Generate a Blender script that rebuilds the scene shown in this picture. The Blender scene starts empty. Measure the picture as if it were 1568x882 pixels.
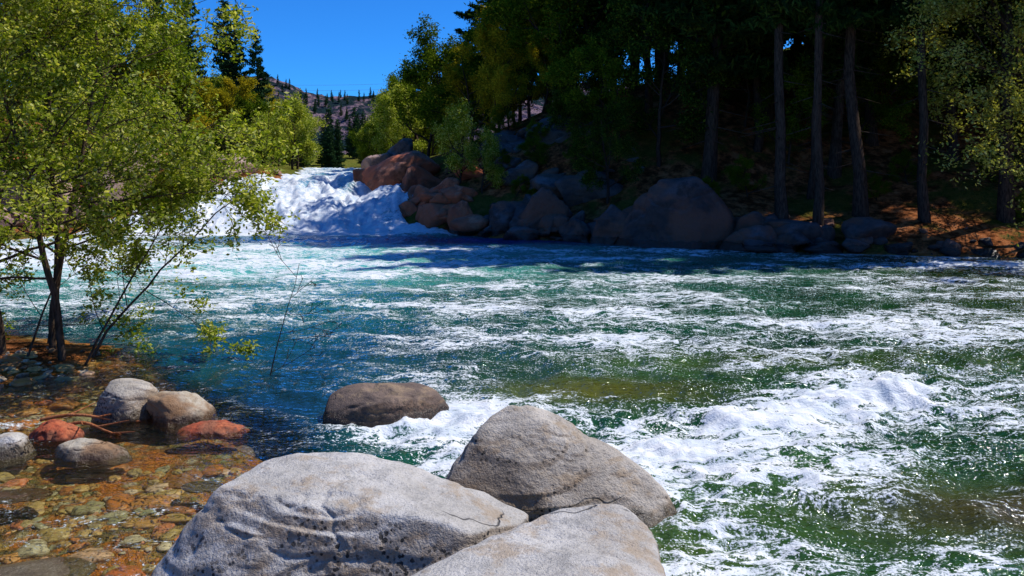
import bpy, bmesh, math, numpy as np
from mathutils import Vector
sc=bpy.context.scene
sc.view_settings.view_transform='Standard'; sc.view_settings.look='None'; sc.view_settings.exposure=0
PI=math.pi
# ---------------------------------------------------------------- noise
def _h(ix,iy,iz,s):
    h=(ix.astype(np.uint32)*np.uint32(374761393)+iy.astype(np.uint32)*np.uint32(668265263)+iz.astype(np.uint32)*np.uint32(2147483647)+np.uint32(s*1013904223&0xffffffff))
    h=(h^(h>>np.uint32(13)))*np.uint32(1274126177)
    h=h^(h>>np.uint32(16))
    h=h*np.uint32(2246822519); h^=(h>>np.uint32(15))
    return h.astype(np.float64)/4294967295.0*2-1
def vn(x,y,z,s=0):
    x=np.asarray(x,float);y=np.asarray(y,float)+0*x;z=np.asarray(z,float)+0*x
    fx,fy,fz=np.floor(x),np.floor(y),np.floor(z)
    ix,iy,iz=fx.astype(np.int64),fy.astype(np.int64),fz.astype(np.int64)
    u,v,w=x-fx,y-fy,z-fz
    u=u*u*u*(u*(u*6-15)+10);v=v*v*v*(v*(v*6-15)+10);w=w*w*w*(w*(w*6-15)+10)
    def H(a,b,c): return _h(ix+a,iy+b,iz+c,s)
    c00=H(0,0,0)*(1-u)+H(1,0,0)*u; c10=H(0,1,0)*(1-u)+H(1,1,0)*u
    c01=H(0,0,1)*(1-u)+H(1,0,1)*u; c11=H(0,1,1)*(1-u)+H(1,1,1)*u
    return (c00*(1-v)+c10*v)*(1-w)+(c01*(1-v)+c11*v)*w
def fbm(x,y,z,o=4,s=0,g=0.5):
    a=1.0;t=0;r=0;f=1.0
    for i in range(o):
        r=r+a*vn(x*f+i*7.3,y*f+i*3.1,z*f+i*1.7,s+i);t+=a;a*=g;f*=2.03
    return r/t
def ss(a,b,x):
    t=np.clip((x-a)/(b-a),0,1);return t*t*(3-2*t)
# ---------------------------------------------------------------- mesh helper
def mkobj(name,V,F,mats,midx=None,smooth=False,parent=None,mesh_only=False):
    V=np.asarray(V,np.float32);me=bpy.data.meshes.new(name)
    if not isinstance(F,list): F=[F]
    F=[np.asarray(f,np.int32) for f in F if len(f)]
    me.vertices.add(len(V));me.vertices.foreach_set('co',V.ravel())
    lt=np.concatenate([np.full(len(f),f.shape[1],np.int32) for f in F])
    li=np.concatenate([f.ravel() for f in F])
    ls=np.concatenate([[0],np.cumsum(lt)[:-1]]).astype(np.int32)
    me.loops.add(len(li));me.loops.foreach_set('vertex_index',li)
    me.polygons.add(len(lt));me.polygons.foreach_set('loop_start',ls);me.polygons.foreach_set('loop_total',lt)
    for m in mats: me.materials.append(m)
    if midx is not None: me.polygons.foreach_set('material_index',np.asarray(midx,np.int32))
    me.update(calc_edges=True)
    sm=np.zeros(len(me.polygons),bool)
    if smooth is True: sm[:]=True
    elif smooth is not False: sm[:]=smooth
    me.polygons.foreach_set('use_smooth',sm)
    if mesh_only: return me
    return place(name,me,parent=parent)
def place(name,me,loc=(0,0,0),rz=0,sc_=(1,1,1),parent=None,rx=0):
    o=bpy.data.objects.new(name,me);o.location=loc;o.rotation_euler=(rx,0,rz);o.scale=sc_
    bpy.context.collection.objects.link(o)
    if parent: o.parent=parent
    return o
def empty(name):
    o=bpy.data.objects.new(name,None);bpy.context.collection.objects.link(o);return o
# ---------------------------------------------------------------- node helper
class NT:
    def __init__(s,name):
        s.m=bpy.data.materials.new(name);s.m.use_nodes=True;s.t=s.m.node_tree;s.t.nodes.clear()
        s.out=s.t.nodes.new('ShaderNodeOutputMaterial')
    def n(s,ty,ins=None,**kw):
        nd=s.t.nodes.new(ty)
        for k,v in kw.items(): setattr(nd,k,v)
        for k,v in (ins or {}).items():
            i=nd.inputs[k]
            if isinstance(v,bpy.types.NodeSocket): s.t.links.new(v,i)
            else:
                if isinstance(v,(tuple,list)) and len(v)==3 and len(i.default_value)==4: v=tuple(v)+(1,)
                i.default_value=v
        return nd
    def math(s,op,a,b=0.0,c=None,clamp=False):
        d={0:a,1:b}
        if c is not None:d[2]=c
        return s.n('ShaderNodeMath',d,operation=op,use_clamp=clamp).outputs[0]
    def noise(s,vec,scale,detail=4,rough=.5,dist=0):
        return s.n('ShaderNodeTexNoise',{'Vector':vec,'Scale':scale,'Detail':detail,'Roughness':rough,'Distortion':dist}).outputs[0]
    def mr(s,v,a,b,c=0.,d=1.,smooth=True):
        return s.n('ShaderNodeMapRange',{0:v,1:a,2:b,3:c,4:d},interpolation_type='SMOOTHSTEP' if smooth else 'LINEAR').outputs[0]
    def mix(s,f,a,b,mode='MIX'):
        nd=s.t.nodes.new('ShaderNodeMix');nd.data_type='RGBA';nd.blend_type=mode
        for idx,v in ((0,f),(6,a),(7,b)):
            if isinstance(v,bpy.types.NodeSocket): s.t.links.new(v,nd.inputs[idx])
            else: nd.inputs[idx].default_value=v if idx==0 else tuple(v)+((1,) if len(v)==3 else ())
        return nd.outputs[2]
    def ramp(s,f,stops):
        nd=s.n('ShaderNodeValToRGB',{0:f});e=nd.color_ramp.elements
        while len(e)<len(stops): e.new(.5)
        for k,(p,c) in enumerate(stops): e[k].position=p;e[k].color=tuple(c)+(1,)
        return nd.outputs[0]
    def pos(s): return s.n('ShaderNodeNewGeometry').outputs['Position']
    def obj(s): return s.n('ShaderNodeTexCoord').outputs['Object']
    def mapping(s,v,rot=(0,0,0),scale=(1,1,1)):
        return s.n('ShaderNodeMapping',{'Vector':v,'Rotation':rot,'Scale':scale}).outputs[0]
    def bump(s,h,st=.3,dist=.05,normal=None):
        d={'Height':h,'Strength':st,'Distance':dist}
        if normal is not None:d['Normal']=normal
        return s.n('ShaderNodeBump',d).outputs[0]
    def fin(s,sh): s.t.links.new(sh,s.out.inputs[0]);return s.m
# ---------------------------------------------------------------- materials
def leaf_mat(name,cols,trans=.4,clump=True):
    t=NT(name);r=t.n('ShaderNodeNewGeometry').outputs['Random Per Island']
    c=t.ramp(r,[(i/(len(cols)-1),k) for i,k in enumerate(cols)])
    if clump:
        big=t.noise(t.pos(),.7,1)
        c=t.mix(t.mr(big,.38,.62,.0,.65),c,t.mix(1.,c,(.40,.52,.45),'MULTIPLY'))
    d=t.n('ShaderNodeBsdfDiffuse',{'Color':c}).outputs[0]
    if trans<=0: return t.fin(d)
    tr=t.n('ShaderNodeBsdfTranslucent',{'Color':t.mix(1.,c,(1.3,1.25,.6),'MULTIPLY')}).outputs[0]
    return t.fin(t.n('ShaderNodeMixShader',{0:trans,1:d,2:tr}).outputs[0])
def bark_mat(name,a,b):
    t=NT(name);p=t.mapping(t.obj(),scale=(6,6,1.5));n=t.noise(p,3,4,.65)
    c=t.mix(t.mr(n,.35,.65),a,b)
    return t.fin(t.n('ShaderNodeBsdfDiffuse',{'Color':c,'Normal':t.bump(n,.7,.04)}).outputs[0])
def rock_mat(name,a,b,dark,spots=.5,wet=True,rust=None,scale=1.,wetz=.12,hero=False):
    t=NT(name);p=t.pos()
    n1=t.noise(p,1.3*scale,3,.6);n2=t.noise(p,9*scale,6,.72)
    c=t.mix(t.mr(n1,.35,.65),a,b)
    c=t.mix(t.mr(n2,.45,.68,0,.6),c,[x*.55 for x in a])
    if hero:
        n3=t.noise(p,60*scale,2,.7);n4=t.noise(p,150*scale,1,.6)
        c=t.mix(t.mr(n3,.52,.70,0,.5),c,[x*.3 for x in a])
        c=t.mix(t.mr(n4,.55,.70,0,.3),c,[min(1,x*1.4) for x in b])
        st=t.noise(t.mapping(p,rot=(.2,.5,.3),scale=(1,1,2.5)),2.6*scale,5,.7)
        c=t.mix(t.mr(st,.50,.64,0,.6),c,(.34,.24,.14))
    else:
        c=t.mix(t.mr(t.noise(p,3.*scale,4,.7),.50,.60,0,.6),c,[x*.35 for x in a])
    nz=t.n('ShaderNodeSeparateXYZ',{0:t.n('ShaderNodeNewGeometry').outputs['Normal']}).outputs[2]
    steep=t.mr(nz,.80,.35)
    c=t.mix(t.math('MULTIPLY',steep,.75),c,t.mix(1.,c,(.60,.48,.36),'MULTIPLY'))  # shade painted into the colour: steep faces darker than tops
    if hero:
        v=t.n('ShaderNodeTexVoronoi',{'Vector':p,'Scale':26*scale,'Randomness':1.},feature='F1').outputs['Distance']
        vv=t.math('ADD',v,t.math('MULTIPLY',t.math('SUBTRACT',n2,.5),1.5))
        sp=t.math('MULTIPLY',t.mr(vv,.36,.27),t.mr(t.noise(p,2.2*scale,3),.38,.50))
        sp=t.math('MULTIPLY',sp,t.math('MULTIPLY',t.math('MAXIMUM',steep,.06),spots))
        c=t.mix(sp,c,dark)
        ck=t.math('ABSOLUTE',t.math('SUBTRACT',t.noise(t.mapping(p,rot=(.3,.5,.2),scale=(.5,.8,1.7)),.9*scale,4,.5,.3),.5))
        ckm=t.mr(ck,.006,.0,0,.8)
        ckm=t.math('MULTIPLY',ckm,t.mr(t.noise(p,.9*scale,2),.52,.60))
        c=t.mix(ckm,c,[x*.12 for x in a])
    if rust:
        c=t.mix(t.mr(t.noise(p,.9*scale,4,.6,.4),.44,.58,0,.8),c,rust)
    ro=.85
    if wet:
        z=t.n('ShaderNodeSeparateXYZ',{0:p}).outputs[2]
        w=t.mr(t.math('ADD',z,t.math('MULTIPLY',t.math('SUBTRACT',n2,.5),-.25)),wetz+.06,wetz-.04)
        c=t.mix(w,c,t.mix(1.,c,(.3,.27,.2),'MULTIPLY'));ro=t.mr(w,0,1,.85,.2)
    h=n2
    if hero: h=t.math('ADD',t.math('MULTIPLY',n2,.7),t.math('ADD',t.math('MULTIPLY',n3,.3),t.math('ADD',t.math('MULTIPLY',ckm,-.8),t.math('MULTIPLY',sp,-.15))))
    return t.fin(t.n('ShaderNodeBsdfPrincipled',{'Base Color':c,'Roughness':ro,'Normal':t.bump(h,.9,.05/scale)}).outputs[0])
M_bark=bark_mat('bark_dark',(.03,.022,.017),(.085,.06,.045))
M_barkl=bark_mat('bark_alder',(.045,.03,.02),(.10,.07,.05))
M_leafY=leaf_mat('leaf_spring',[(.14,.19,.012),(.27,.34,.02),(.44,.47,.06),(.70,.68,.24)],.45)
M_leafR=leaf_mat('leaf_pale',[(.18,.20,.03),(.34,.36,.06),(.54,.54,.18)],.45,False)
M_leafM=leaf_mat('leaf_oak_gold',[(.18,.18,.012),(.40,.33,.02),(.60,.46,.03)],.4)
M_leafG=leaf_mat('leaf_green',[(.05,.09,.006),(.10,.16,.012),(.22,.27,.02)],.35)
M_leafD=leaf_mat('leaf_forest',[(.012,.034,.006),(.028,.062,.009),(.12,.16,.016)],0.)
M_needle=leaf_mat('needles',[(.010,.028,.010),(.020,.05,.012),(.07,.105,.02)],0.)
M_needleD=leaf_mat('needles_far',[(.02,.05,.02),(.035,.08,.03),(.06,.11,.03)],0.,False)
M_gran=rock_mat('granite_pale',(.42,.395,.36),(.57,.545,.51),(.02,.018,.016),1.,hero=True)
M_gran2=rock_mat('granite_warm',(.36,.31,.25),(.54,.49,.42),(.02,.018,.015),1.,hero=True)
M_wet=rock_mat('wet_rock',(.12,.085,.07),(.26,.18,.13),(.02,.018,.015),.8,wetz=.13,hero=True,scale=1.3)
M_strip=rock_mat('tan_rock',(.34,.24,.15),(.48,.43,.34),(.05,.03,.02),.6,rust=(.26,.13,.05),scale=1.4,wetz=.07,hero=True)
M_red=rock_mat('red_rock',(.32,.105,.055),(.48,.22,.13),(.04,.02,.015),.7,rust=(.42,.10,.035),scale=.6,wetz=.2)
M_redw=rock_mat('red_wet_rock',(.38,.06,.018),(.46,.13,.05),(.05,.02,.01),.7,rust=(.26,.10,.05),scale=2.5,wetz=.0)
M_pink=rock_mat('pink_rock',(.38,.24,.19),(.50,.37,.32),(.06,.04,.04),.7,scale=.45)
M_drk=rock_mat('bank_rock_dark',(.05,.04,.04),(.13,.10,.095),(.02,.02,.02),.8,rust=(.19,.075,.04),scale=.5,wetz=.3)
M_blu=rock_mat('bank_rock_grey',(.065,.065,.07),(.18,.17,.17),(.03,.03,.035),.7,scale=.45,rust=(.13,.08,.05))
# ---------------------------------------------------------------- river layout
POLY=np.array([(-7,-12),(-7,4),(-6.3,8),(-6.9,10.6),(-6.1,11.9),(-6.4,13.0),(-9,14.2),(-14,18),(-22,22),(-21,28),(-18.5,34),(-16.8,38),(-15,44),(-14.5,50),(-16,60),(-21,82),(-40,150),
 (-30,150),(-13,82),(-9.5,60),(-7.6,50),(-7.0,46),(-5,40),(-4.3,35.6),(-.5,32.6),(3,30.2),(7.5,27.6),(12,26.4),(15,25.8),(17,25.0),(20,25.8),(30,24),(45,20),(70,10),(70,-12)],float)
def sdf(x,y):
    x=np.asarray(x,float);y=np.asarray(y,float);d=np.full(x.shape,1e9);ins=np.zeros(x.shape,bool)
    n=len(POLY)
    for i in range(n):
        ax,ay=POLY[i];bx,by=POLY[(i+1)%n];ex,ey=bx-ax,by-ay
        t=np.clip(((x-ax)*ex+(y-ay)*ey)/(ex*ex+ey*ey),0,1)
        d=np.minimum(d,(x-ax-t*ex)**2+(y-ay-t*ey)**2)
        c=((ay>y)!=(by>y))
        xi=ax+(y-ay)*ex/(ey if ey!=0 else 1e-9)
        ins^=c&(x<xi)
    d=np.sqrt(d);return np.where(ins,-d,d)
def lvl(y): return 2.2*(.45*ss(33.2,38.5,y)+.55*ss(38,46,y))+.004*np.clip(y-46,0,40)
def deepf(x,y):
    xl=np.interp(y,[2,5,7.5,9.2,10.5,11.6,12.6,14,17,20],[-1.2,-1.2,-1.9,-2.9,-4.3,-5.2,-6.2,-9,-18,-40])
    return ss(-.5,1.6,x-xl+.35*fbm(x*.8,y*.8,0,3,5))
def ground_z(x,y):
    x=np.asarray(x,float);y=np.asarray(y,float)
    d=sdf(x,y)+.5*fbm(x*.35,y*.35,1,3,11)*ss(14,24,y)
    right=ss(-1,1,x-np.where(y<20,-4.,-10.8-np.clip(y-60,0,None)*.27))
    do=np.clip(d,0,None)
    steep=1+.45*np.exp(-((x-1)**2+(y-38)**2)/60)
    pr=.12*ss(0,.4,do)+(.36*np.clip(do,0,11)+.27*np.clip(do-11,0,34))*steep
    pr=pr*(1-.7*ss(50,90,y)*ss(12,-8,x))
    near=1-ss(14,20,y)
    pl=.05*ss(0,.6,do)+near*.04*do+(1-near)*(.28*np.clip(do,0,9)+.12*np.clip(do-9,0,40))*(1-.55*ss(50,80,y))
    out=pr*right+pl*(1-right)
    out=out*(1-.6*ss(120,260,y))
    out+=ss(.3,6,do)*(.5*fbm(x*.22,y*.22,2,4,21)+.12*fbm(x*1.1,y*1.1,2,3,22))
    dd=np.clip(-d,0,None);df=deepf(x,y)
    inn=-(.07*ss(0,.5,dd)+(.14)*ss(.3,2,dd)+1.4*ss(.0,3,dd)*df)+.05*fbm(x*2.2,y*2.2,3,3,31)
    return lvl(y)+np.where(d>0,out,inn)
def spaced(a,b,n,c,k):
    u=np.linspace(np.arcsinh((a-c)/k),np.arcsinh((b-c)/k),n);return c+k*np.sinh(u)
gx=spaced(-900,900,480,0,9);gy=spaced(-30,1600,520,12,12)
X,Y=np.meshgrid(gx,gy);Z=ground_z(X,Y)
nx,ny=len(gx),len(gy);I=np.arange(nx*ny).reshape(ny,nx)
F=np.stack([I[:-1,:-1],I[:-1,1:],I[1:,1:],I[1:,:-1]],-1).reshape(-1,4)
t=NT('ground_mat');p=t.pos();sx_=t.n('ShaderNodeSeparateXYZ',{0:p});z=sx_.outputs[2]
n1=t.noise(p,.35,4,.6);n2=t.noise(p,2.2,7,.72);n3=t.noise(p,22,3,.7)
litter=t.ramp(n2,[(.34,(.03,.014,.008)),(.46,(.14,.05,.02)),(.56,(.42,.15,.055)),(.72,(.56,.27,.13))])
grass=t.ramp(n3,[(.35,(.03,.05,.01)),(.55,(.09,.12,.02)),(.7,(.16,.18,.03))])
land=t.mix(t.mr(n1,.50,.60,0,.8),litter,grass)
land=t.mix(t.mr(sx_.outputs[1],46,56,0,.9),land,t.mix(t.mr(n2,.4,.6),grass,(.16,.17,.03)))
v=t.n('ShaderNodeTexVoronoi',{'Vector':p,'Scale':9.,'Randomness':1.},feature='F1')
vc=t.n('ShaderNodeSeparateXYZ',{0:v.outputs['Color']}).outputs[0]
bed=t.ramp(vc,[(0,(.18,.10,.02)),(.25,(.46,.20,.04)),(.45,(.30,.23,.07)),(.65,(.52,.30,.09)),(.85,(.24,.25,.11)),(1,(.50,.44,.28))])
bed=t.mix(t.mr(v.outputs['Distance'],.35,.75,0,.8),bed,(.10,.06,.018))
bed=t.mix(t.mr(t.noise(p,1.3,6,.7),.47,.60,0,.8),bed,(.52,.17,.025))
bed=t.mix(t.mr(t.noise(p,.8,4,.7),.54,.66,0,.6),bed,(.15,.15,.05))
c=t.mix(t.mr(z,-.04,.10),bed,land)
M_ground=t.fin(t.n('ShaderNodeBsdfDiffuse',{'Color':c,'Normal':t.bump(t.math('ADD',n2,n3),.9,.12)}).outputs[0])
mkobj('ground',np.stack([X,Y,Z],-1).reshape(-1,3),F,[M_ground],smooth=True)
# ---------------------------------------------------------------- water
nr,ncol=860,760
yy=.8*(100/.8)**(np.linspace(0,1,nr));u=np.linspace(-1,1,ncol)
Y=np.repeat(yy[:,None],ncol,1);X=u[None,:]*(Y*.80+4)
d=sdf(X,Y);L=lvl(Y)
falls=ss(33.0,36,Y)*(1-.5*ss(46,52,Y))
df=deepf(X,Y)
def G(x0,y0,sx,sy,a=0):
    c,s=math.cos(a),math.sin(a);dx,dy=X-x0,Y-y0
    return np.exp(-.5*(((dx*c+dy*s)/sx)**2+((-dx*s+dy*c)/sy)**2))
rapid=np.clip(G(3.4,9.6,2.6,1.0,.45)+.9*G(2.0,7.6,1.6,1.1,.2)+.5*G(6,13,4,2)+.6*G(-.9,8.8,.9,.8),0,1)
wx=X+.35*fbm(X*.5,Y*.5,0,2,41);wy=Y+.35*fbm(X*.5,Y*.5,5,2,42)
big=fbm(wx*.45,wy*.55,0,3,43)
mid=1-np.abs(fbm(wx*1.1,wy*1.5,1,4,44))*2.6
sml=1-np.abs(fbm(wx*3.3,wy*4.6,2,4,45))*2.6
act=(.3+.7*df)*ss(0,1.2,-d+.2)
H=act*(.06*big+.052*mid*(1+.8*rapid)+.018*sml*(1+1.2*rapid))
def seg(x0,y0,x1,y1):
    ex,ey=x1-x0,y1-y0;t_=np.clip(((X-x0)*ex+(Y-y0)*ey)/(ex*ex+ey*ey),0,1)
    return np.hypot(X-x0-t_*ex,Y-y0-t_*ey),t_
r1,t1=seg(1.3,8.35,3.3,9.6);r2,t2=seg(3.3,9.6,5.3,10.6)
rr=np.minimum(r1,r2)+.30*fbm(X*1.6,Y*1.6,0,5,50,.6)
crest=np.exp(-(rr/.26)**2)*(.03+.13*np.exp(-((X-4.6)/.8)**2)+.11*fbm(X*2.5,Y*2.5,1,4,51,.6))
crest=crest*(1-ss(4.9,6.2,X))
H+=crest
fx=X*math.cos(.18)+Y*math.sin(.18);fy=-X*math.sin(.18)+Y*math.cos(.18)
lump=1-np.abs(fbm(fx*.45,fy*.20,0,3,60))*2.4
lump2=1-np.abs(fbm(fx*1.6,fy*.75,3,5,61,.6))*2.4
H+=falls*(.46*lump+.24*lump2-.45)+ss(34,37,Y)*(.75*G(-6.1,39,1.9,1.8)+.35*G(-11,41,2.,2.))
# foam density
D=.165+0*X
D+=falls*(.30+.55*fbm(fx*.9,fy*.16,7,5,64,.6))+.22*falls*G(-12,37.5,4.5,2.5)
D+=.30*ss(36,33.4,Y)*ss(32,33.4,Y)*ss(-3,-5,X)
D+=.07*G(-9,24,9,3.2)+.04*G(-1,24,6,2.)+.22*G(-16,27,5,4)
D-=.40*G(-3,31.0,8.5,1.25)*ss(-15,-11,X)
D-=.12*G(9,24.6,6,1.)
D+=.10*G(-2.5,16.5,3,.6,-.15)+.10*G(-3,13.2,3,.45)+.10*G(1.5,13.4,3,.5,-.3)+.07*G(6,15,4,.9,-.2)
D-=.16*G(-4.6,13.4,2.4,1.2)
D-=.30*G(-3.4,9.9,1.0,1.5)
D-=.20*G(1.0,10.4,.9,.5)
D-=.12*G(4.5,12.2,2,.5)
D+=.12*G(3.0,9.0,2.0,.40,.5)+.10*G(2.2,7.4,1.3,.9)+.02*G(5.5,8.6,1.5,.8)
D+=crest*.8
D+=.24*G(-1.0,8.9,.85,.40)+.22*G(-.4,8.2,.5,.45)+.20*G(-.55,9.5,.35,.4)+.13*G(1.6,7.6,.5,.5)+.14*G(1.6,6.6,.22,.5)
D-=.22*G(4.3,6.9,1.0,.6)
D+=.30*G(15.5,23.2,4,.8,-.25)
D-=.08*(1-df)
D+=.7*H*(1-ss(30,34,Y))
D+=.08*np.exp(-(np.abs(d+.25)/.3)**2)*ss(14,20,Y)
def C(r,g,b): return np.array([r,g,b])
B=np.ones(X.shape+(3,))*C(.004,.050,.018)
def bl(m,c):
    global B
    m=np.clip(m,0,1)[...,None];B=B*(1-m)+C(*c)*m
bl(ss(3,-8,X-(Y-14)*.1),(.003,.070,.056))
bl(ss(16,27,Y)*ss(12,-3,X)*.95,(.008,.20,.13))
bl(G(-11,25,8,4)*.8,(.10,.44,.36))
bl(1.2*G(-3,31.0,9,1.4),(.004,.03,.14))  # shadow band below the falls, painted into the water colour
bl(ss(3,10,X-(Y-12)*.3)*.8,(.014,.038,.003))
bl(.8*G(-3.6,12.5,2.6,1.7),(.003,.036,.055))
bl(.9*G(-3.0,9.7,1.1,1.2),(.006,.03,.055))
bl(.8*G(1.1,10.4,1.1,.5),(.11,.105,.010))
bl(.5*G(3.5,12,3,.6),(.06,.08,.008))
bl(.85*G(2.4,7.2,1.6,1.2),(.030,.10,.018))
bl(.8*G(4.4,6.8,1.3,.5),(.075,.05,.018))
bl(.5*G(1.3,5.9,.5,.8),(.07,.09,.012))
bl(falls,(.14,.30,.36))
B=B*(1+.5*fbm(X*.6,Y*.6,4,3,70)[...,None])
keep=(d<1.2)
Z=L+H
I=np.arange(nr*ncol).reshape(nr,ncol)
F=np.stack([I[:-1,:-1],I[:-1,1:],I[1:,1:],I[1:,:-1]],-1).reshape(-1,4)
kf=keep[:-1,:-1].ravel();F=F[kf]
used=np.zeros(nr*ncol,bool);used[F.ravel()]=True
remap=np.cumsum(used)-1;F=remap[F]
V=np.stack([X,Y,Z],-1).reshape(-1,3)[used]
t=NT('river_water');p=t.pos()
dens=t.n('ShaderNodeAttribute',attribute_name='dens').outputs['Fac']
deep=t.n('ShaderNodeAttribute',attribute_name='deep').outputs['Fac']
fl=t.n('ShaderNodeAttribute',attribute_name='falls').outputs['Fac']
body=t.n('ShaderNodeAttribute',attribute_name='body').outputs['Color']
fp=t.mapping(p,rot=(0,0,.35),scale=(.62,1.45,.5))
wn=t.n('ShaderNodeTexNoise',{'Vector':fp,'Scale':.8,'Detail':2.}).outputs['Color']
fpw=t.n('ShaderNodeVectorMath',{0:fp,1:t.n('ShaderNodeVectorMath',{0:wn,1:(.9,.9,.9)},operation='MULTIPLY').outputs[0]},operation='ADD').outputs[0]
a=t.noise(fpw,1.1,7,.70)
b=t.noise(fpw,3.4,5,.65,.5)
web=t.math('SUBTRACT',1.,t.math('MULTIPLY',t.math('ABSOLUTE',t.math('SUBTRACT',b,.5)),9.),clamp=True)
mac=t.noise(fpw,.45,2,.5)
c_=t.noise(p,30,2,.75)
val=t.math('ADD',t.math('MULTIPLY',a,.78),t.math('MULTIPLY',web,.24))
val=t.math('ADD',val,t.math('MULTIPLY',mac,.60))
val=t.math('ADD',val,t.math('MULTIPLY',c_,.55))
val=t.math('ADD',val,t.math('SUBTRACT',dens,.285))
foam=t.mr(val,1.01,1.18)
glint=t.mr(t.math('ADD',t.noise(p,38,1,.6),t.math('MULTIPLY',t.math('SUBTRACT',val,.85),.30)),.67,.72)
glint=t.math('MULTIPLY',glint,t.mr(dens,.03,.18))
foam=t.math('MAXIMUM',foam,t.math('MULTIPLY',glint,.95))  # sun glints painted as white specks, merged with the real foam
st=t.noise(t.mapping(p,rot=(0,0,.18),scale=(1.,.3,1.)),3.6,5,.7)
foamw=t.mix(t.mr(b,.62,.38),(.78,.79,.80),(.54,.60,.65))
foamc=t.mix(t.math('MULTIPLY',fl,t.mr(st,.54,.40,0,.8)),foamw,(.36,.46,.58))
foamc=t.mix(t.math('MULTIPLY',t.math('SUBTRACT',1.,fl),t.mr(foam,.2,.95,.75,.0)),foamc,t.mix(.40,body,(.5,.65,.65)))
rip=t.math('ADD',t.noise(fpw,5,3,.6),t.math('MULTIPLY',t.noise(p,17,2,.6),.35))
nb=t.bump(rip,.65,.10)
nf=t.bump(t.math('ADD',b,t.math('MULTIPLY',c_,.25)),.5,.12)
dif=t.n('ShaderNodeBsdfDiffuse',{'Color':body,'Normal':nb}).outputs[0]
trn=t.n('ShaderNodeBsdfTransparent',{'Color':(.92,.92,.80)}).outputs[0]
bodysh=t.n('ShaderNodeMixShader',{0:deep,1:trn,2:dif}).outputs[0]
fre=t.n('ShaderNodeFresnel',{'IOR':1.33,'Normal':nb}).outputs[0]
glo=t.n('ShaderNodeBsdfGlossy',{'Color':(.95,.97,1),'Roughness':.06,'Normal':nb}).outputs[0]
wat=t.n('ShaderNodeMixShader',{0:fre,1:bodysh,2:glo}).outputs[0]
fo=t.n('ShaderNodeBsdfDiffuse',{'Color':foamc,'Normal':nf}).outputs[0]
M_w=t.fin(t.n('ShaderNodeMixShader',{0:foam,1:wat,2:fo}).outputs[0])
ow=mkobj('river_water',V,F,[M_w],smooth=True)
def fattr(nm,arr):
    at=ow.data.attributes.new(nm,'FLOAT','POINT');at.data.foreach_set('value',arr.ravel()[used].astype(np.float32))
fattr('dens',D);fattr('falls',falls)
fattr('deep',np.clip(.04+.96*ss(.05,.85,df),0,1)*ss(-.1,.25,-d+.2))
at=ow.data.attributes.new('body','FLOAT_COLOR','POINT')
at.data.foreach_set('color',np.concatenate([B.reshape(-1,3)[used],np.ones((used.sum(),1))],1).astype(np.float32).ravel())
# ---------------------------------------------------------------- rocks
_ico={}
def ico(k):
    if k not in _ico:
        bm=bmesh.new();bmesh.ops.create_icosphere(bm,subdivisions=k,radius=1)
        bm.verts.ensure_lookup_table()
        _ico[k]=(np.array([v.co[:] for v in bm.verts]),np.array([[v.index for v in f.verts] for f in bm.faces]));bm.free()
    return _ico[k]
def hull_rock(pts,k=6,sharp=14,amp=.03,seed=0,fs=2.):
    pts=np.array(pts,float);c=pts.mean(0)
    bm=bmesh.new()
    for q in pts-c: bm.verts.new(q)
    bmesh.ops.convex_hull(bm,input=bm.verts)
    bm.normal_update();P=[]
    for f in bm.faces:
        n=np.array(f.normal[:]);dd=n@np.array(f.verts[0].co[:])
        if dd<0:n,dd=-n,-dd
        if dd<1e-4: continue
        if not any(n@m>.985 for m,_ in P): P.append((n,dd))
    bm.free()
    N=np.array([a for a,_ in P]);Dp=np.array([b for _,b in P])
    S,F=ico(k)
    q=np.clip(S@N.T,0,None)/Dp
    m=q.max(1,keepdims=True)
    r=(((q/m)**sharp).sum(1))**(-1/sharp)/m[:,0]
    V=S*r[:,None]
    w=c+V;sz=np.abs(V).max()
    dn=fbm(w[:,0]*fs,w[:,1]*fs,w[:,2]*fs,6,seed,.55)
    ledge=np.abs(fbm(w[:,0]*fs*.7+3,w[:,1]*fs*.7,w[:,2]*fs*2.,4,seed+9))
    st_=fbm(w[:,0]*fs*.5,w[:,1]*fs*.5,w[:,2]*fs*.9,2,seed+17)*4
    step=(np.floor(st_)+ss(.35,.65,st_-np.floor(st_)))/4
    V=V+S*((dn*amp*sz*1.6)+step*amp*sz*2.2-(np.clip(.09-ledge,0,1)*amp*sz*4))[:,None]
    return V+c,F
def rnd_rock(x,y,z,sx,sy,sz,seed,k=4,sharp=22,amp=.05,rz=None):
    r=np.random.default_rng(seed);q=r.normal(size=(13,3));q/=np.linalg.norm(q,axis=1)[:,None]
    q*=r.uniform(.8,1.2,(13,1));a=r.uniform(0,PI) if rz is None else rz
    q[:,2]=np.clip(q[:,2],-.8,1);q=q*np.array([sx,sy,sz])
    ca,sa=math.cos(a),math.sin(a)
    q=np.stack([q[:,0]*ca-q[:,1]*sa,q[:,0]*sa+q[:,1]*ca,q[:,2]],1)+np.array([x,y,z])
    return hull_rock(q,k,sharp,amp,seed,1.2/max(sx,sy,.05))
A=[(-1.95,6.15,.69),(-1.55,6.35,.73),(-1.0,6.35,.65),(-.42,6.2,.52),(.12,5.95,.40),(-2.05,5.7,.68),(-1.5,5.5,.68),(-.8,5.42,.63),(-.2,5.4,.52),
 (-2.6,5.5,-.1),(-2.75,5.9,-.35),(-2.35,5.05,-.35),(-.3,4.95,-.35),(.25,5.3,-.35),(.25,6.2,-.35),(-1.5,6.8,-.35),(-2.3,6.5,-.35)]
V,F=hull_rock(A,7,50,.026,3,1.8);mkobj('granite_boulder',V,F,[M_gran],smooth=True)
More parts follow.
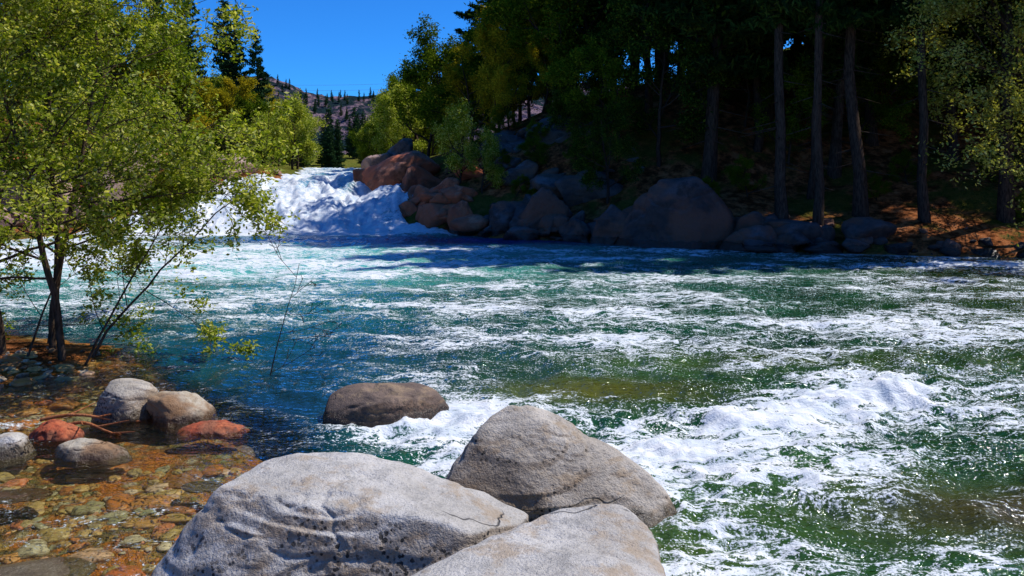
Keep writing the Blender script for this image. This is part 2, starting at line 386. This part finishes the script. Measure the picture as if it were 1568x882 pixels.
Bp=[(.05,5.3,.66),(.33,5.45,.70),(.76,5.45,.71),(.93,5.15,.66),(-.85,4.3,.64),(.0,4.1,.72),(.80,4.3,.66),(.98,5.3,-.3),(.90,4.1,-.3),(-.95,4.1,-.3),(-.3,5.5,-.3),(.85,5.7,-.3)]
V,F=hull_rock(Bp,7,34,.024,5,1.8);mkobj('granite_boulder',V,F,[M_gran],smooth=True)
Cp=[(-.03,7.1,.88),(-.18,7.0,.78),(-.47,6.95,.46),(-.58,6.7,.25),(-.55,6.4,-.3),(.35,7.2,.76),(.30,6.95,.66),(1.0,7.0,.44),(1.3,6.8,.22),(1.5,6.7,-.1),(1.38,6.4,-.3),(.3,6.3,-.3),(0,7.7,-.3),(1,7.6,-.3),(1.58,7.1,-.3),(-.68,7.1,-.3)]
V,F=hull_rock(Cp,7,45,.026,8,2.0);mkobj('granite_boulder',V,F,[M_gran2],smooth=True)
def dome(x,y,rx,ry,h,seed,mats,name,skew=0,k=6,sharp=12,amp=.04,z0=0.):
    r=np.random.default_rng(seed);P=[]
    for (fr,zz,m) in ((1.,-.25,8),(.97,.25,8),(.72,.8,6),(.35,1.,4)):
        o=r.uniform(0,1)
        for i in range(m):
            a_=2*PI*(i+o+r.uniform(-.25,.25))/m;q=fr*r.uniform(.85,1.08)
            P.append((x+rx*q*math.cos(a_)+skew*zz*rx,y+ry*q*math.sin(a_),z0+zz*h*(r.uniform(.85,1.1) if zz>0 else 1)-.02))
    V,F=hull_rock(P,k,sharp,amp,seed,1.2/max(rx,ry));mkobj(name,V,F,[mats],smooth=True)
dome(-1.48,9.55,.92,.5,.40,61,M_wet,'wet_boulder',-.12,amp=.06,sharp=18)
dome(-4.6,9.6,.44,.38,.38,72,M_gran2,'pale_boulder',.1,sharp=26,amp=.05)
dome(-3.95,9.55,.44,.34,.31,75,M_strip,'pale_boulder',-.2,sharp=26,amp=.06)
dome(-4.3,8.25,.46,.22,.18,64,M_strip,'striped_river_rock',-.1,sharp=24,amp=.05)
dome(-5.2,8.3,.28,.24,.22,65,M_gran,'pale_boulder',sharp=22)
dome(-4.95,8.85,.36,.28,.18,66,M_redw,'red_river_rock',0,6,20,.12)
dome(-3.38,9.1,.40,.22,.09,67,M_redw,'red_river_rock',0,6,20,.14)
dome(-3.5,5.9,.50,.28,.03,68,M_strip,'flat_river_rock')
dome(-4.5,7.3,.32,.20,.02,69,M_strip,'flat_river_rock')
dome(-2.9,7.5,.24,.16,-.02,70,M_strip,'flat_river_rock')
t=NT('river_pebble_mat');r=t.n('ShaderNodeNewGeometry').outputs['Random Per Island']
c=t.ramp(r,[(0,(.18,.09,.02)),(.2,(.50,.17,.03)),(.4,(.34,.26,.09)),(.55,(.50,.31,.10)),(.7,(.24,.25,.14)),(.85,(.52,.46,.34)),(1,(.46,.11,.02))])
p=t.pos();n=t.noise(p,14,4,.7);c=t.mix(t.mr(n,.4,.7,0,.7),c,(.12,.07,.02))
M_peb=t.fin(t.n('ShaderNodeBsdfPrincipled',{'Base Color':c,'Roughness':.5,'Normal':t.bump(n,.5,.02)}).outputs[0])
rg=np.random.default_rng(5);Vs=[];Fs=[];off=0;S3,F3=ico(3)
cx=rg.uniform(-7.5,-.6,5200);cy=rg.uniform(4.6,12.4,5200)
ok=(deepf(cx,cy)<.6)&(fbm(cx*.9,cy*.9,0,2,77)>-.15);cx=cx[ok][:1800];cy=cy[ok][:1800];cg=ground_z(cx,cy)
for i,(x,y,g) in enumerate(zip(cx,cy,cg)):
    s=.018+.06*rg.random()**2.2+(.07 if rg.random()<.06 else 0)
    V=S3*(1+.40*vn(S3[:,0]*1.6+i,S3[:,1]*1.6,S3[:,2]*1.6,3)[:,None])*np.array([s*rg.uniform(.9,1.8),s*rg.uniform(.8,1.2),s*.42])
    a_=rg.uniform(0,PI);ca,sa=math.cos(a_),math.sin(a_)
    V=np.stack([V[:,0]*ca-V[:,1]*sa+x,V[:,0]*sa+V[:,1]*ca+y,V[:,2]+g+s*.08],1)
    Vs.append(V);Fs.append(F3+off);off+=len(V)
mkobj('river_pebbles',np.concatenate(Vs),np.concatenate(Fs),[M_peb],smooth=True)
seed=100
gz=lambda x,y: float(ground_z(np.array([x]),np.array([y]))[0])
def bank(name,x,y,rx,ry,rz,mat,dz=0,k=5,z=None,sharp=22):
    global seed;seed+=1
    g=gz(x,y) if z is None else z
    V,F=rnd_rock(x,y,g+dz,rx,ry,rz,seed,k,sharp,.075,rz=.1*(seed%7))
    return mkobj(name,V,F,[mat],smooth=True)
bank('red_boulder',-5.7,42,2.2,1.6,1.4,M_red,z=2.2)
bank('red_boulder',-7.9,44.5,1.4,1.3,.8,M_red,z=2.2)
bank('red_boulder',-3.9,37.2,1.5,1.2,1.3,M_red,z=1.0)
bank('red_boulder',-3.2,34.9,1.2,1.,1.15,M_red,z=.25)
bank('red_boulder',-1.9,34.0,1.05,.9,1.25,M_red,z=.35)
bank('red_boulder',-4.6,39.5,1.4,1.2,1.4,M_red,z=1.5)
bank('red_boulder',-2.6,36.2,1.2,1.0,.9,M_red,z=1.6)
bank('bank_boulder',-.2,33.2,1.1,1.,1.3,M_drk,z=.3)
bank('bank_boulder',1.1,32.3,1.6,1.2,1.9,M_drk,z=.4)
bank('bank_boulder',2.4,31.3,.9,.9,.8,M_drk,z=.1)
dome(6.1,29.4,2.6,1.8,2.3,82,M_drk,'bank_boulder',.05,sharp=22,amp=.06,z0=.1)
bank('bank_boulder',4.0,30.2,1.3,1.,1.5,M_drk,z=.3)
bank('bank_boulder',8.3,27.8,1.2,.9,.9,M_drk,z=.1)
bank('grey_boulder',2.0,34.8,1.5,1.1,.9,M_blu,z=2.0)
bank('grey_boulder',.4,36.5,1.1,1,.9,M_blu,z=2.4)
bank('grey_boulder',3.4,33.8,1.6,1.1,.9,M_blu,z=1.9)
bank('grey_boulder',-.2,39.5,1.8,1.2,1.0,M_blu,z=3.8)
bank('grey_boulder',1.9,40,2.1,1.3,1.1,M_blu,z=4.4)
bank('red_boulder',-1.8,38,1.1,1,.9,M_red,z=2.6)
bank('pale_boulder',-8.3,50,1.1,1.,1.9,M_pink,z=2.5)
bank('pale_boulder',-6.9,50.5,1.0,1.,2.2,M_blu,z=2.8)
for (x,y,s,zz) in [(-18,38,2.3,1.6),(-20.5,35,2.2,1.3),(-17,43,1.8,2.5),(-22.5,31,1.8,.5),(-16.2,47,1.4,2.7),(-19.5,40,2.2,2.9),(-24,29,1.5,.3)]:
    bank('pink_boulder',x,y,s,s*.8,s*.8,M_pink,z=zz)
def stones(name,pts,mat,smin,smax,sd,sink=.0):
    rg=np.random.default_rng(sd);Vs=[];Fs=[];off=0
    P=np.array(pts);gg=ground_z(P[:,0],P[:,1])
    for i,(x,y) in enumerate(pts):
        s=smin+(smax-smin)*rg.random()**2
        V,F=rnd_rock(x,y,gg[i]+(.1-sink)*s,s*rg.uniform(.9,1.8),s,s*rg.uniform(.5,.95),sd*1000+i,3 if s<.4 else 4,25,.08)
        Vs.append(V);Fs.append(F+off);off+=len(V)
    mkobj(name,np.concatenate(Vs),np.concatenate(Fs),[mat],smooth=True)
rg=np.random.default_rng(9)
RB=[(-4.3,35.6),(-.5,32.6),(3,30.2),(7.5,27.6),(12,26.4),(17,25.0),(30,24)]
def along(L_,n,sp,o0=0):
    L_=np.array(L_,float);o=[]
    for i in range(n):
        k=rg.integers(0,len(L_)-1);u_=rg.random();q=L_[k]*(1-u_)+L_[k+1]*u_
        o.append((q[0]+rg.normal()*sp*.5,q[1]+o0+abs(rg.normal())*sp))
    return o
stones('bank_rocks',along(RB[1:5],80,1.2),M_drk,.2,.9,3)
stones('hillside_rocks',[(rg.uniform(-1.5,5.5),rg.uniform(34,43)) for _ in range(45)],M_blu,.2,1.1,4,.35)
stones('red_rocks',[(x,y) for x,y in along([(-7.6,47),(-5,40),(-4.2,35.8),(-1.5,33.5)],95,.9)],M_red,.2,.8,5)
stones('shore_stones',along(RB[3:],80,.7,.0),M_drk,.1,.5,6)
stones('left_bank_rocks',[(-abs(rg.normal())*1.5+a_,b_) for a_,b_ in along([(-22,24),(-21,28),(-18.5,34),(-16.8,38),(-15,44),(-14.5,50)],70,.5)],M_pink,.3,1.0,7)
stones('spit_stones',[(rg.uniform(-9,-5.6),rg.uniform(10.4,12.8)) for _ in range(60)],M_strip,.03,.12,8)
# ---------------------------------------------------------------- vegetation
def tubes(polys,sides=5):
    Vs=[];Fs=[];off=0
    an=np.linspace(0,2*PI,sides,endpoint=False)
    for P,R in polys:
        P=np.array(P);n=len(P);T=np.gradient(P,axis=0);T/=np.linalg.norm(T,axis=1)[:,None]+1e-9
        ref=np.array([0,0,1.]) if abs(T[0,2])<.8 else np.array([1.,0,0])
        U=np.cross(T,ref);U/=np.linalg.norm(U,axis=1)[:,None]+1e-9;W=np.cross(T,U)
        V=P[:,None,:]+np.array(R)[:,None,None]*(np.cos(an)[None,:,None]*U[:,None,:]+np.sin(an)[None,:,None]*W[:,None,:])
        Vs.append(V.reshape(-1,3));I=np.arange(n*sides).reshape(n,sides)+off
        J=np.roll(I,-1,1);Fs.append(np.stack([I[:-1],J[:-1],J[1:],I[1:]],-1).reshape(-1,4));off+=n*sides
    return np.concatenate(Vs),np.concatenate(Fs)
def leaves(C_,rg,size,asp=.55,updir=.3,var=.4):
    n=len(C_);s=size*rg.uniform(1-var,1+var,(n,1))
    N=rg.normal(size=(n,3));N[:,2]+=updir*np.sign(N[:,2]);N/=np.linalg.norm(N,axis=1)[:,None]
    U=np.cross(N,rg.normal(size=(n,3)));U/=np.linalg.norm(U,axis=1)[:,None];W=np.cross(N,U)
    fold=N*s*.12
    V=np.stack([C_-U*s,C_+W*s*asp+fold,C_+U*s,C_-W*s*asp+fold],1).reshape(-1,3)
    return V,np.arange(4*n).reshape(n,4)
def norm(v): return v/(np.linalg.norm(v)+1e-9)
def grow(rg,p,d,L_,r,lev,mx,out,tips,prm):
    n=max(3,int(L_/prm['seg'])+1);P=[p];R=[r];st=L_/(n-1)
    for i in range(1,n):
        d=norm(d+rg.normal(size=3)*prm['wob']+np.array([0,0,prm['up'][min(lev,len(prm['up'])-1)]]))
        P.append(P[-1]+d*st);R.append(r*(1-(i/(n-1))*.75))
    out.append((P,R))
    if lev>=prm['leaflev']:
        for i in range(1,n): tips.append(P[i])
    if lev<mx:
        nc=prm['nc'][lev]
        for j in range(nc):
            f=prm['f0'][lev]+(1-prm['f0'][lev])*(j+rg.random())/nc
            k=min(n-2,int(f*(n-1)));q=P[k]+(P[k+1]-P[k])*(f*(n-1)-k)
            dd=norm(P[k+1]-P[k]);ax=norm(np.cross(dd,rg.normal(size=3)))
            an=prm['ang'][lev]*rg.uniform(.7,1.3)
            nd=norm(dd*math.cos(an)+ax*math.sin(an)+np.array(prm.get('bias',(0,0,0)))*(.5 if lev<2 else .1))
            grow(rg,q,nd,L_*prm['lr'][lev]*rg.uniform(.6,1.15)*(1.15-.45*f),R[k]*prm.get('cr',.6),lev+1,mx,out,tips,prm)
def finish_tree(name,out,C_,rg,size,bark,leaf,sides=5,asp=.55,mesh_only=True):
    V1,F1=tubes(out,sides)
    if len(C_)==0: return mkobj(name,V1,F1,[bark],smooth=True,mesh_only=mesh_only)
    V2,F2=leaves(C_,rg,size,asp)
    V=np.concatenate([V1,V2]);F=np.concatenate([F1,F2+len(V1)])
    mi=np.concatenate([np.zeros(len(F1)),np.ones(len(F2))])
    return mkobj(name,V,F,[bark,leaf],mi,smooth=(mi==0),mesh_only=mesh_only)
def broad(name,sd,H_,nl,size,jit,leaf,bark=M_bark,start=.3,up0=.15,wide=1.,r0=None):
    rg=np.random.default_rng(sd);out=[];tips=[]
    prm=dict(seg=H_/12,wob=.13,up=[.12,up0*.6,.02,-.02],nc=[11,6,4],f0=[start,.3,.2],ang=[1.0*wide,.8,.8],lr=[.48*wide,.5,.5],leaflev=2)
    grow(rg,np.zeros(3)-np.array([0,0,.3]),np.array([0,0,1.]),H_,r0 or H_*.02,0,3,out,tips,prm)
    T=np.array(tips);w=rg.random(len(T))**1.5;w/=w.sum();idx=rg.choice(len(T),nl,p=w)
    C_=T[idx]+rg.normal(size=(nl,3))*jit
    out=[o for o in out if len(o[0])>0 and o[1][0]>.012]
    return finish_tree(name,out,C_,rg,size,bark,leaf,4)
def conifer(name,sd,H_,R_,nl,size,leaf,start=.12,bark=M_bark,dens=1.,tr_r=.014):
    rg=np.random.default_rng(sd);out=[]
    zs=np.linspace(-.3,H_,14);wob=np.cumsum(rg.normal(size=(14,2))*.10,0)
    tr=[np.array([wob[i,0],wob[i,1],zs[i]]) for i in range(14)]
    out.append((tr,[H_*tr_r*(1-i/13.5)+.01+(.08 if i==0 else 0) for i in range(14)]))
    if start>.15:
        for k in range(16):
            z_=rg.uniform(.06,start)*H_;a=rg.uniform(0,2*PI);l=rg.uniform(.4,1.8)
            x0=np.array([np.interp(z_,zs,wob[:,0]),np.interp(z_,zs,wob[:,1]),z_])
            out.append(([x0+np.array([math.cos(a)*l*u_,math.sin(a)*l*u_,-.2*l*u_]) for u_ in (0,.35,.7,1)],[.025,.018,.012,.005]))
    bs=[];z_=start*H_
    while z_<H_*.99:
        f=(z_-start*H_)/(H_*(1-start));Rm=R_*(1-f)**.75*(.45+.55*min(1,f*5+.3))+.08
        for k in range(rg.integers(3,6)):
            a=rg.uniform(0,2*PI);l=Rm*rg.uniform(.45,1.2);dz=rg.uniform(-.35,.05)+.45*f
            x0=np.array([np.interp(z_,zs,wob[:,0]),np.interp(z_,zs,wob[:,1]),z_])
            P=[x0+np.array([math.cos(a)*l*u_,math.sin(a)*l*u_,l*(dz*u_+.18*u_*u_)]) for u_ in (0,.35,.7,1)]
            out.append((P,[.02+.01*l,.015+.006*l,.012,.005]));bs.append((P,l))
        z_+=H_*.022/dens*rg.uniform(.7,1.3)
    ls=np.array([b[1] for b in bs]);pr=ls**1.6/np.sum(ls**1.6)
    bi=rg.choice(len(bs),nl,p=pr);u_=rg.random(nl)**.7
    Pa=np.array([b[0] for b in bs])[bi]
    k=np.clip((u_*3).astype(int),0,2);fr=u_*3-k
    C_=Pa[np.arange(nl),k]*(1-fr)[:,None]+Pa[np.arange(nl),k+1]*fr[:,None]
    sp=(.16*ls[bi]*(1.15-u_)+.05)[:,None]
    C_=C_+rg.normal(size=(nl,3))*sp*np.array([1,1,.35])
    return finish_tree(name,out,C_,rg,size,bark,leaf,5,.3)
def put(name,me,x,y,s=1.,rz=None,dz=-.1,parent=None,sz=None,rx=0):
    global seed;seed+=1;r=np.random.default_rng(seed)
    return place(name,me,(x,y,gz(x,y)+dz),r.uniform(0,6.28) if rz is None else rz,(s,s,sz or s),parent,rx)
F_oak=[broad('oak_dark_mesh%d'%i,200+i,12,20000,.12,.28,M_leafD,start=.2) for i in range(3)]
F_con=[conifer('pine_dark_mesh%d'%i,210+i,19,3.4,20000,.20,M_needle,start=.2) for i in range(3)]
F_tall=[conifer('pine_tall_mesh%d'%i,215+i,22,3.0,14000,.20,M_needle,start=.30,tr_r=.011) for i in range(3)]
F_grn=[broad('green_mesh%d'%i,220+i,9,16000,.10,.25,M_leafG,start=.2) for i in range(2)]
F_gold=[broad('gold_mesh%d'%i,230+i,8,14000,.10,.22,M_leafM,start=.15) for i in range(3)]
F_spr=[broad('spring_mesh%d'%i,240+i,7,11000,.09,.25,M_leafY,start=.12) for i in range(2)]
F_cfar=[conifer('fir_far_mesh%d'%i,250+i,14,2.2,7000,.24,M_needleD,start=.06) for i in range(2)]
rg=np.random.default_rng(77)
front=[(8.2,33.5,1.1,1),(9.9,29.0,.9,2),(10.7,28.4,.7,2),(12.7,29.2,1.0,2),(10.6,35,1.0,0),(14.6,28.2,.75,2),(17.2,28.0,1.05,2),(19,41,1.1,0),(27,32.5,1.1,0),(31,30,1.1,0),(14.4,38.0,1.,0),(9,36.5,1.0,0),(6.6,38.5,.9,0),(11.6,31.6,.6,2),(13.4,33.5,.9,1),(15.8,35.5,.95,1),(18.5,33.5,.8,1),(21.5,35.5,1.,1),(12.0,37.5,1.,1),(22,31.5,.75,0),(17.0,37.5,1.0,0)]
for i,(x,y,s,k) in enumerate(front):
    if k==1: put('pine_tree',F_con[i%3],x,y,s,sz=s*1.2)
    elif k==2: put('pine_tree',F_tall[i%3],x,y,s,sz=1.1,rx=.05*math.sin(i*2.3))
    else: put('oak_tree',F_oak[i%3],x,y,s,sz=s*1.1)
cnt=0
while cnt<70:
    y=rg.uniform(36,60);x=rg.uniform(.10*y+1.5,.75*y+2);cnt+=1
    if y<47 and x<9.5: continue
    if y<39 and x>11: continue
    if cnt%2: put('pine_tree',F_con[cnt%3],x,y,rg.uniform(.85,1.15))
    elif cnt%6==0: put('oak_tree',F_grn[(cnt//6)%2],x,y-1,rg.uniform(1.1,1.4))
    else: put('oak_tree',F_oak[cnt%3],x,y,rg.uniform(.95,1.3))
for (x,y,s) in [(3.9,32.8,.3),(6.3,34.5,.5),(3.0,37,.35),(4.8,36,.5),(10.6,36.5,.5),(27,34,.6),(13.0,40,.7),(18.5,41,.8),(16,41,.8),(21,42,.9),(24,40,.9),(28,39,1.),(12.2,38.5,.6),(23,37.5,.6),(19.6,37,.55),(14.8,34.6,.45),(24.5,33.5,.6),(11.8,34.2,.4)]:
    put('understory_tree',F_grn[int(x)%2] if int(x)%3 else F_oak[0],x,y,s)
for (x,y,s) in [(-.6,37.2,.14),(1.2,38.0,.17),(2.8,36,.15),(.8,34.3,.13),(-1.2,40.5,.2),(3.6,35.,.16),(7.6,31.2,.15),(9.2,31.4,.2),(20.4,28.2,.2),(17.8,28,.14),(2.2,42,.25),(-.4,42.5,.2),(1.6,36.2,.2),(.2,35.1,.15),(4.2,37.8,.25),(2.6,39.5,.2),(15.6,31.6,.2),(13.9,30.6,.13),(18.6,30.4,.22)]:
    put('hillside_shrub',F_grn[int(abs(x)*3)%2],x,y,s,sz=s*.8,dz=-.2)
for (x,y,s,m) in [(3.6,44,.75,F_grn[0]),(5.2,47,1.1,F_grn[1]),(1.0,46,.66,F_gold[0]),(-.9,46.5,.68,F_gold[1]),(2.2,48.5,.85,F_gold[2]),(-2.4,48,.62,F_gold[0]),(.2,51,.8,F_gold[2]),(3.3,51,1.1,F_grn[0]),(-.2,43,.4,F_gold[2]),(6.5,50,1.1,F_oak[1]),(1.6,44,.45,F_gold[1])]:
    put('oak_tree',m,x,y,s)
for (x,y,s) in [(-5.6,54,.72),(-4.4,52,.74),(-3.6,55,.8)]: put('live_oak_tree',F_grn[int(-x)%2],x,y,s)
for (x,y,s) in [(-1.9,58,.84),(.6,60,.60),(2.4,58,.66),(4.3,60,.9),(-3.2,62,.5),(6.3,57,1.)]: put('pine_tree',F_con[int(y)%3],x,y,s)
put('young_willow_tree',F_spr[0],-2.4,37.2,.50);put('young_willow_tree',F_spr[1],-1.3,36,.36)
for (x,y,s,m,nm) in [(-20,40,.8,F_gold[0],'oak_tree'),(-22,37,.9,F_grn[0],'oak_tree'),(-25,33,.9,F_grn[1],'oak_tree'),(-18.5,47,.55,F_gold[1],'oak_tree'),(-21,45,.75,F_grn[0],'oak_tree'),(-28,34,1.,F_gold[2],'oak_tree'),(-24,42,.9,F_gold[1],'oak_tree'),
   (-20,56,.6,F_gold[2],'oak_tree'),(-23.5,54,.75,F_spr[0],'willow_tree'),(-28,42,1.2,F_grn[1],'oak_tree'),(-32,40,1.3,F_grn[0],'oak_tree'),(-18.6,61,.5,F_spr[1],'willow_tree'),(-17.2,53,.4,F_spr[0],'willow_tree')]: put(nm,m,x,y,s)
for (x,y,s) in [(-24.0,70,.98),(-22.2,69,.85),(-29,66,1.1),(-26.0,74,1.1),(-34,60,1.1),(-38,62,1.2),(-30,58,.9),(-25.5,64,1.0)]: put('fir_tree',F_cfar[int(y)%2],x,y,s)
dist=empty('distant_forest')
for i in range(130):
    y=rg.uniform(66,118);x=-(.08+.30*rg.random())*y-1
    if float(sdf(np.array([x]),np.array([y]))[0])<.5: continue
    m=[F_spr[0],F_spr[1],F_gold[0],F_spr[1],F_grn[0]][rg.integers(0,5)]
    put('tree_%d'%i,m,x,y,rg.uniform(.55,.95),parent=dist)
for i in range(34):
    y=rg.uniform(130,190);x=-(.10+.36*rg.random())*y
    put('fir_%d'%i,F_cfar[i%2],x,y,rg.uniform(.5,.95),parent=dist)
hx=np.linspace(-420,260,260);hy=np.linspace(300,620,120);X2,Y2=np.meshgrid(hx,hy)
rid=44+9*fbm(X2*.012,Y2*0+3,0,3,90)
Z2=(rid+10)*np.exp(-((Y2-450)/95)**2)-10+6*fbm(X2*.03,Y2*.03,0,5,91,.6)+4*np.abs(fbm(X2*.11,Y2*.11,0,4,92,.6))
I=np.arange(X2.size).reshape(X2.shape);F=np.stack([I[:-1,:-1],I[:-1,1:],I[1:,1:],I[1:,:-1]],-1).reshape(-1,4)
t=NT('hill_mat');p=t.pos();n=t.noise(p,.06,6,.7);n2=t.noise(p,.25,5,.7)
c=t.mix(t.mr(n2,.4,.6),(.06,.05,.09),(.28,.19,.21));c=t.mix(t.mr(n,.45,.52),c,(.015,.03,.035))
M_hill=t.fin(t.n('ShaderNodeBsdfDiffuse',{'Color':c,'Normal':t.bump(n2,1.,4.)}).outputs[0])
mkobj('distant_hill',np.stack([X2,Y2,Z2],-1).reshape(-1,3),F,[M_hill],smooth=True)
def hz(x,y):
    i=np.abs(hy-y).argmin();j=np.abs(hx-x).argmin();return Z2[i,j]
for i in range(160):
    y=rg.uniform(340,450);x=-(.05+.40*rg.random())*y
    o=place('hill_fir_%d'%i,F_cfar[i%2],(x,y,hz(x,y)-.5),i,(.3+.25*rg.random(),)*3,dist)
def alder(name,sd,x,y,H_,nl,lean,bias,size=.034,nc=(17,8,5),start=.2,r0=.07,leaf=M_leafY,jit=.06,lr=(.5,.45,.5),bark=M_barkl,z0=None,up=(.05,.02,-.01,-.03),seg=.28,wob=.10):
    rg=np.random.default_rng(sd);out=[];tips=[]
    prm=dict(seg=seg,wob=wob,up=list(up),nc=list(nc),f0=[start,.2,.15],ang=[1.15,.7,.75],lr=list(lr),leaflev=2,bias=bias,cr=.42)
    grow(rg,np.zeros(3)-np.array([0,0,.15]),norm(np.array([lean[0],lean[1],1.])),H_,r0,0,3,out,tips,prm)
    if nl:
        T=np.array(tips);w=rg.random(len(T))**1.2;w/=w.sum()
        C_=T[rg.choice(len(T),nl,p=w)]+rg.normal(size=(nl,3))*jit
    else: C_=[]
    out=[(P,[max(q,.004) for q in R]) for P,R in out]
    me=finish_tree(name+'_mesh',out,C_,rg,size,bark,leaf,5)
    return place(name,me,(x,y,gz(x,y) if z0 is None else z0))
alder('alder_tree',301,-6.72,12.0,5.2,19000,(.0,0),(.60,-.05,-.10),start=.24,r0=.06,up=(.10,.0,-.03,-.03),wob=.07,lr=(.56,.45,.5))
alder('alder_tree',302,-7.15,12.5,7.0,20000,(.0,.03),(.0,0,-.1),start=.22,r0=.055,up=(.10,.0,-.02,-.03),wob=.07)
alder('alder_tree',303,-7.75,12.2,7.0,22000,(-.03,0),(-.05,-.1,-.1),start=.2,r0=.085,up=(.10,.0,-.02,-.03),wob=.07)
alder('alder_tree',304,-8.7,13.6,7.5,20000,(.02,0),(.05,0,.0),start=.16,r0=.08,up=(.10,.01,-.01,-.03))
alder('alder_tree',305,-7.6,13.2,6.6,19000,(.0,.05),(.15,0,-.05),start=.2,r0=.06,up=(.10,.01,-.01,-.03))
alder('alder_sapling',306,-6.4,11.9,3.2,3600,(.75,-.05),(.3,0,0),start=.2,r0=.022,nc=(8,4,3))
alder('alder_sapling',307,-6.5,12.3,3.9,4200,(.55,.1),(.35,0,0),start=.2,r0=.025,nc=(8,4,3))
alder('alder_sapling',308,-7.3,12.0,2.6,2400,(.2,.0),(.2,0,0),start=.1,r0=.02,nc=(9,4,3))
alder('bare_shrub',310,-3.5,11.35,1.9,0,(.35,0),(.1,0,.15),start=.1,r0=.011,nc=(6,3,2),lr=(.5,.45,.4),z0=-.1,bark=M_bark)
alder('cottonwood_tree',320,17.2,25.6,11,28000,(-.08,-.05),(-.25,-.05,-.08),size=.06,start=.08,r0=.11,leaf=M_leafR,jit=.14,seg=.5)
alder('cottonwood_tree',321,19.5,26.8,11,16000,(-.05,-.05),(-.25,-.05,0),size=.06,start=.08,r0=.11,leaf=M_leafR,jit=.14,seg=.5)
rgd=np.random.default_rng(4);out=[]
for (x,y,a_,l) in [(-5.4,9.2,.1,1.1),(-5.0,9.0,-.2,.7)]:
    P=[np.array([x+math.cos(a_)*l*u_,y+math.sin(a_)*l*u_,.06+.05*math.sin(u_*5)]) for u_ in np.linspace(0,1,8)]
    out.append((P,[.022*(1-.6*u_) for u_ in np.linspace(0,1,8)]))
    for j in range(3):
        q=P[2+j*2];b_=a_+rgd.uniform(-1,1);Q=[q+np.array([math.cos(b_),math.sin(b_),.2])*u_ for u_ in np.linspace(0,.35,4)]
        out.append((Q,[.012,.009,.007,.004]))
V,F=tubes(out,6);mkobj('driftwood',V,F,[bark_mat('driftwood_mat',(.25,.08,.03),(.36,.15,.07))],smooth=True)
out=[]
for k,(z0) in enumerate((18.,17.)):
    out.append(([np.array([x,150.+.05*x,z0-.6+2.4*((x+38)/40)**2]) for x in np.linspace(-78,2,30)],[.016]*30))
V,F=tubes(out,4);t=NT('cable');mkobj('power_line',V,F,[t.fin(t.n('ShaderNodeBsdfPrincipled',{'Base Color':(.10,.10,.12),'Roughness':.6}).outputs[0])])
# ---------------------------------------------------------------- light
el=math.radians(57);sx,sy=.96,.28;az=math.atan2(sx,sy)
S=Vector((math.sin(az)*math.cos(el),math.cos(az)*math.cos(el),math.sin(el)))
ld=bpy.data.lights.new('sun','SUN');ld.energy=5.0;ld.angle=math.radians(.5);ld.color=(1,.95,.86)
lo=bpy.data.objects.new('sun',ld);lo.rotation_euler=S.to_track_quat('Z','Y').to_euler();bpy.context.collection.objects.link(lo)
w=bpy.data.worlds.new('World');sc.world=w;w.use_nodes=True;nt=w.node_tree;nt.nodes.clear()
sk=nt.nodes.new('ShaderNodeTexSky');sk.sky_type='NISHITA';sk.sun_disc=False;sk.sun_elevation=el;sk.sun_rotation=az
sk.altitude=1500;sk.air_density=1.;sk.dust_density=0.;sk.ozone_density=6.
mx=nt.nodes.new('ShaderNodeMix');mx.data_type='RGBA';mx.blend_type='MULTIPLY';mx.inputs[0].default_value=1
mx.inputs[7].default_value=(.17,.70,1.32,1)
bg=nt.nodes.new('ShaderNodeBackground');bg.inputs[1].default_value=.125;wo=nt.nodes.new('ShaderNodeOutputWorld')
nt.links.new(sk.outputs[0],mx.inputs[6]);nt.links.new(mx.outputs[2],bg.inputs[0]);nt.links.new(bg.outputs[0],wo.inputs[0])
cd=bpy.data.cameras.new('camera');cd.sensor_width=36;cd.lens=28.24;cd.shift_y=-.1218;cd.clip_end=4000;cd.clip_start=.05
co=bpy.data.objects.new('camera',cd);co.location=(0,0,3);co.rotation_euler=(PI/2,0,0);bpy.context.collection.objects.link(co);sc.camera=co
print('verts',sum(len(m.vertices) for m in bpy.data.meshes))
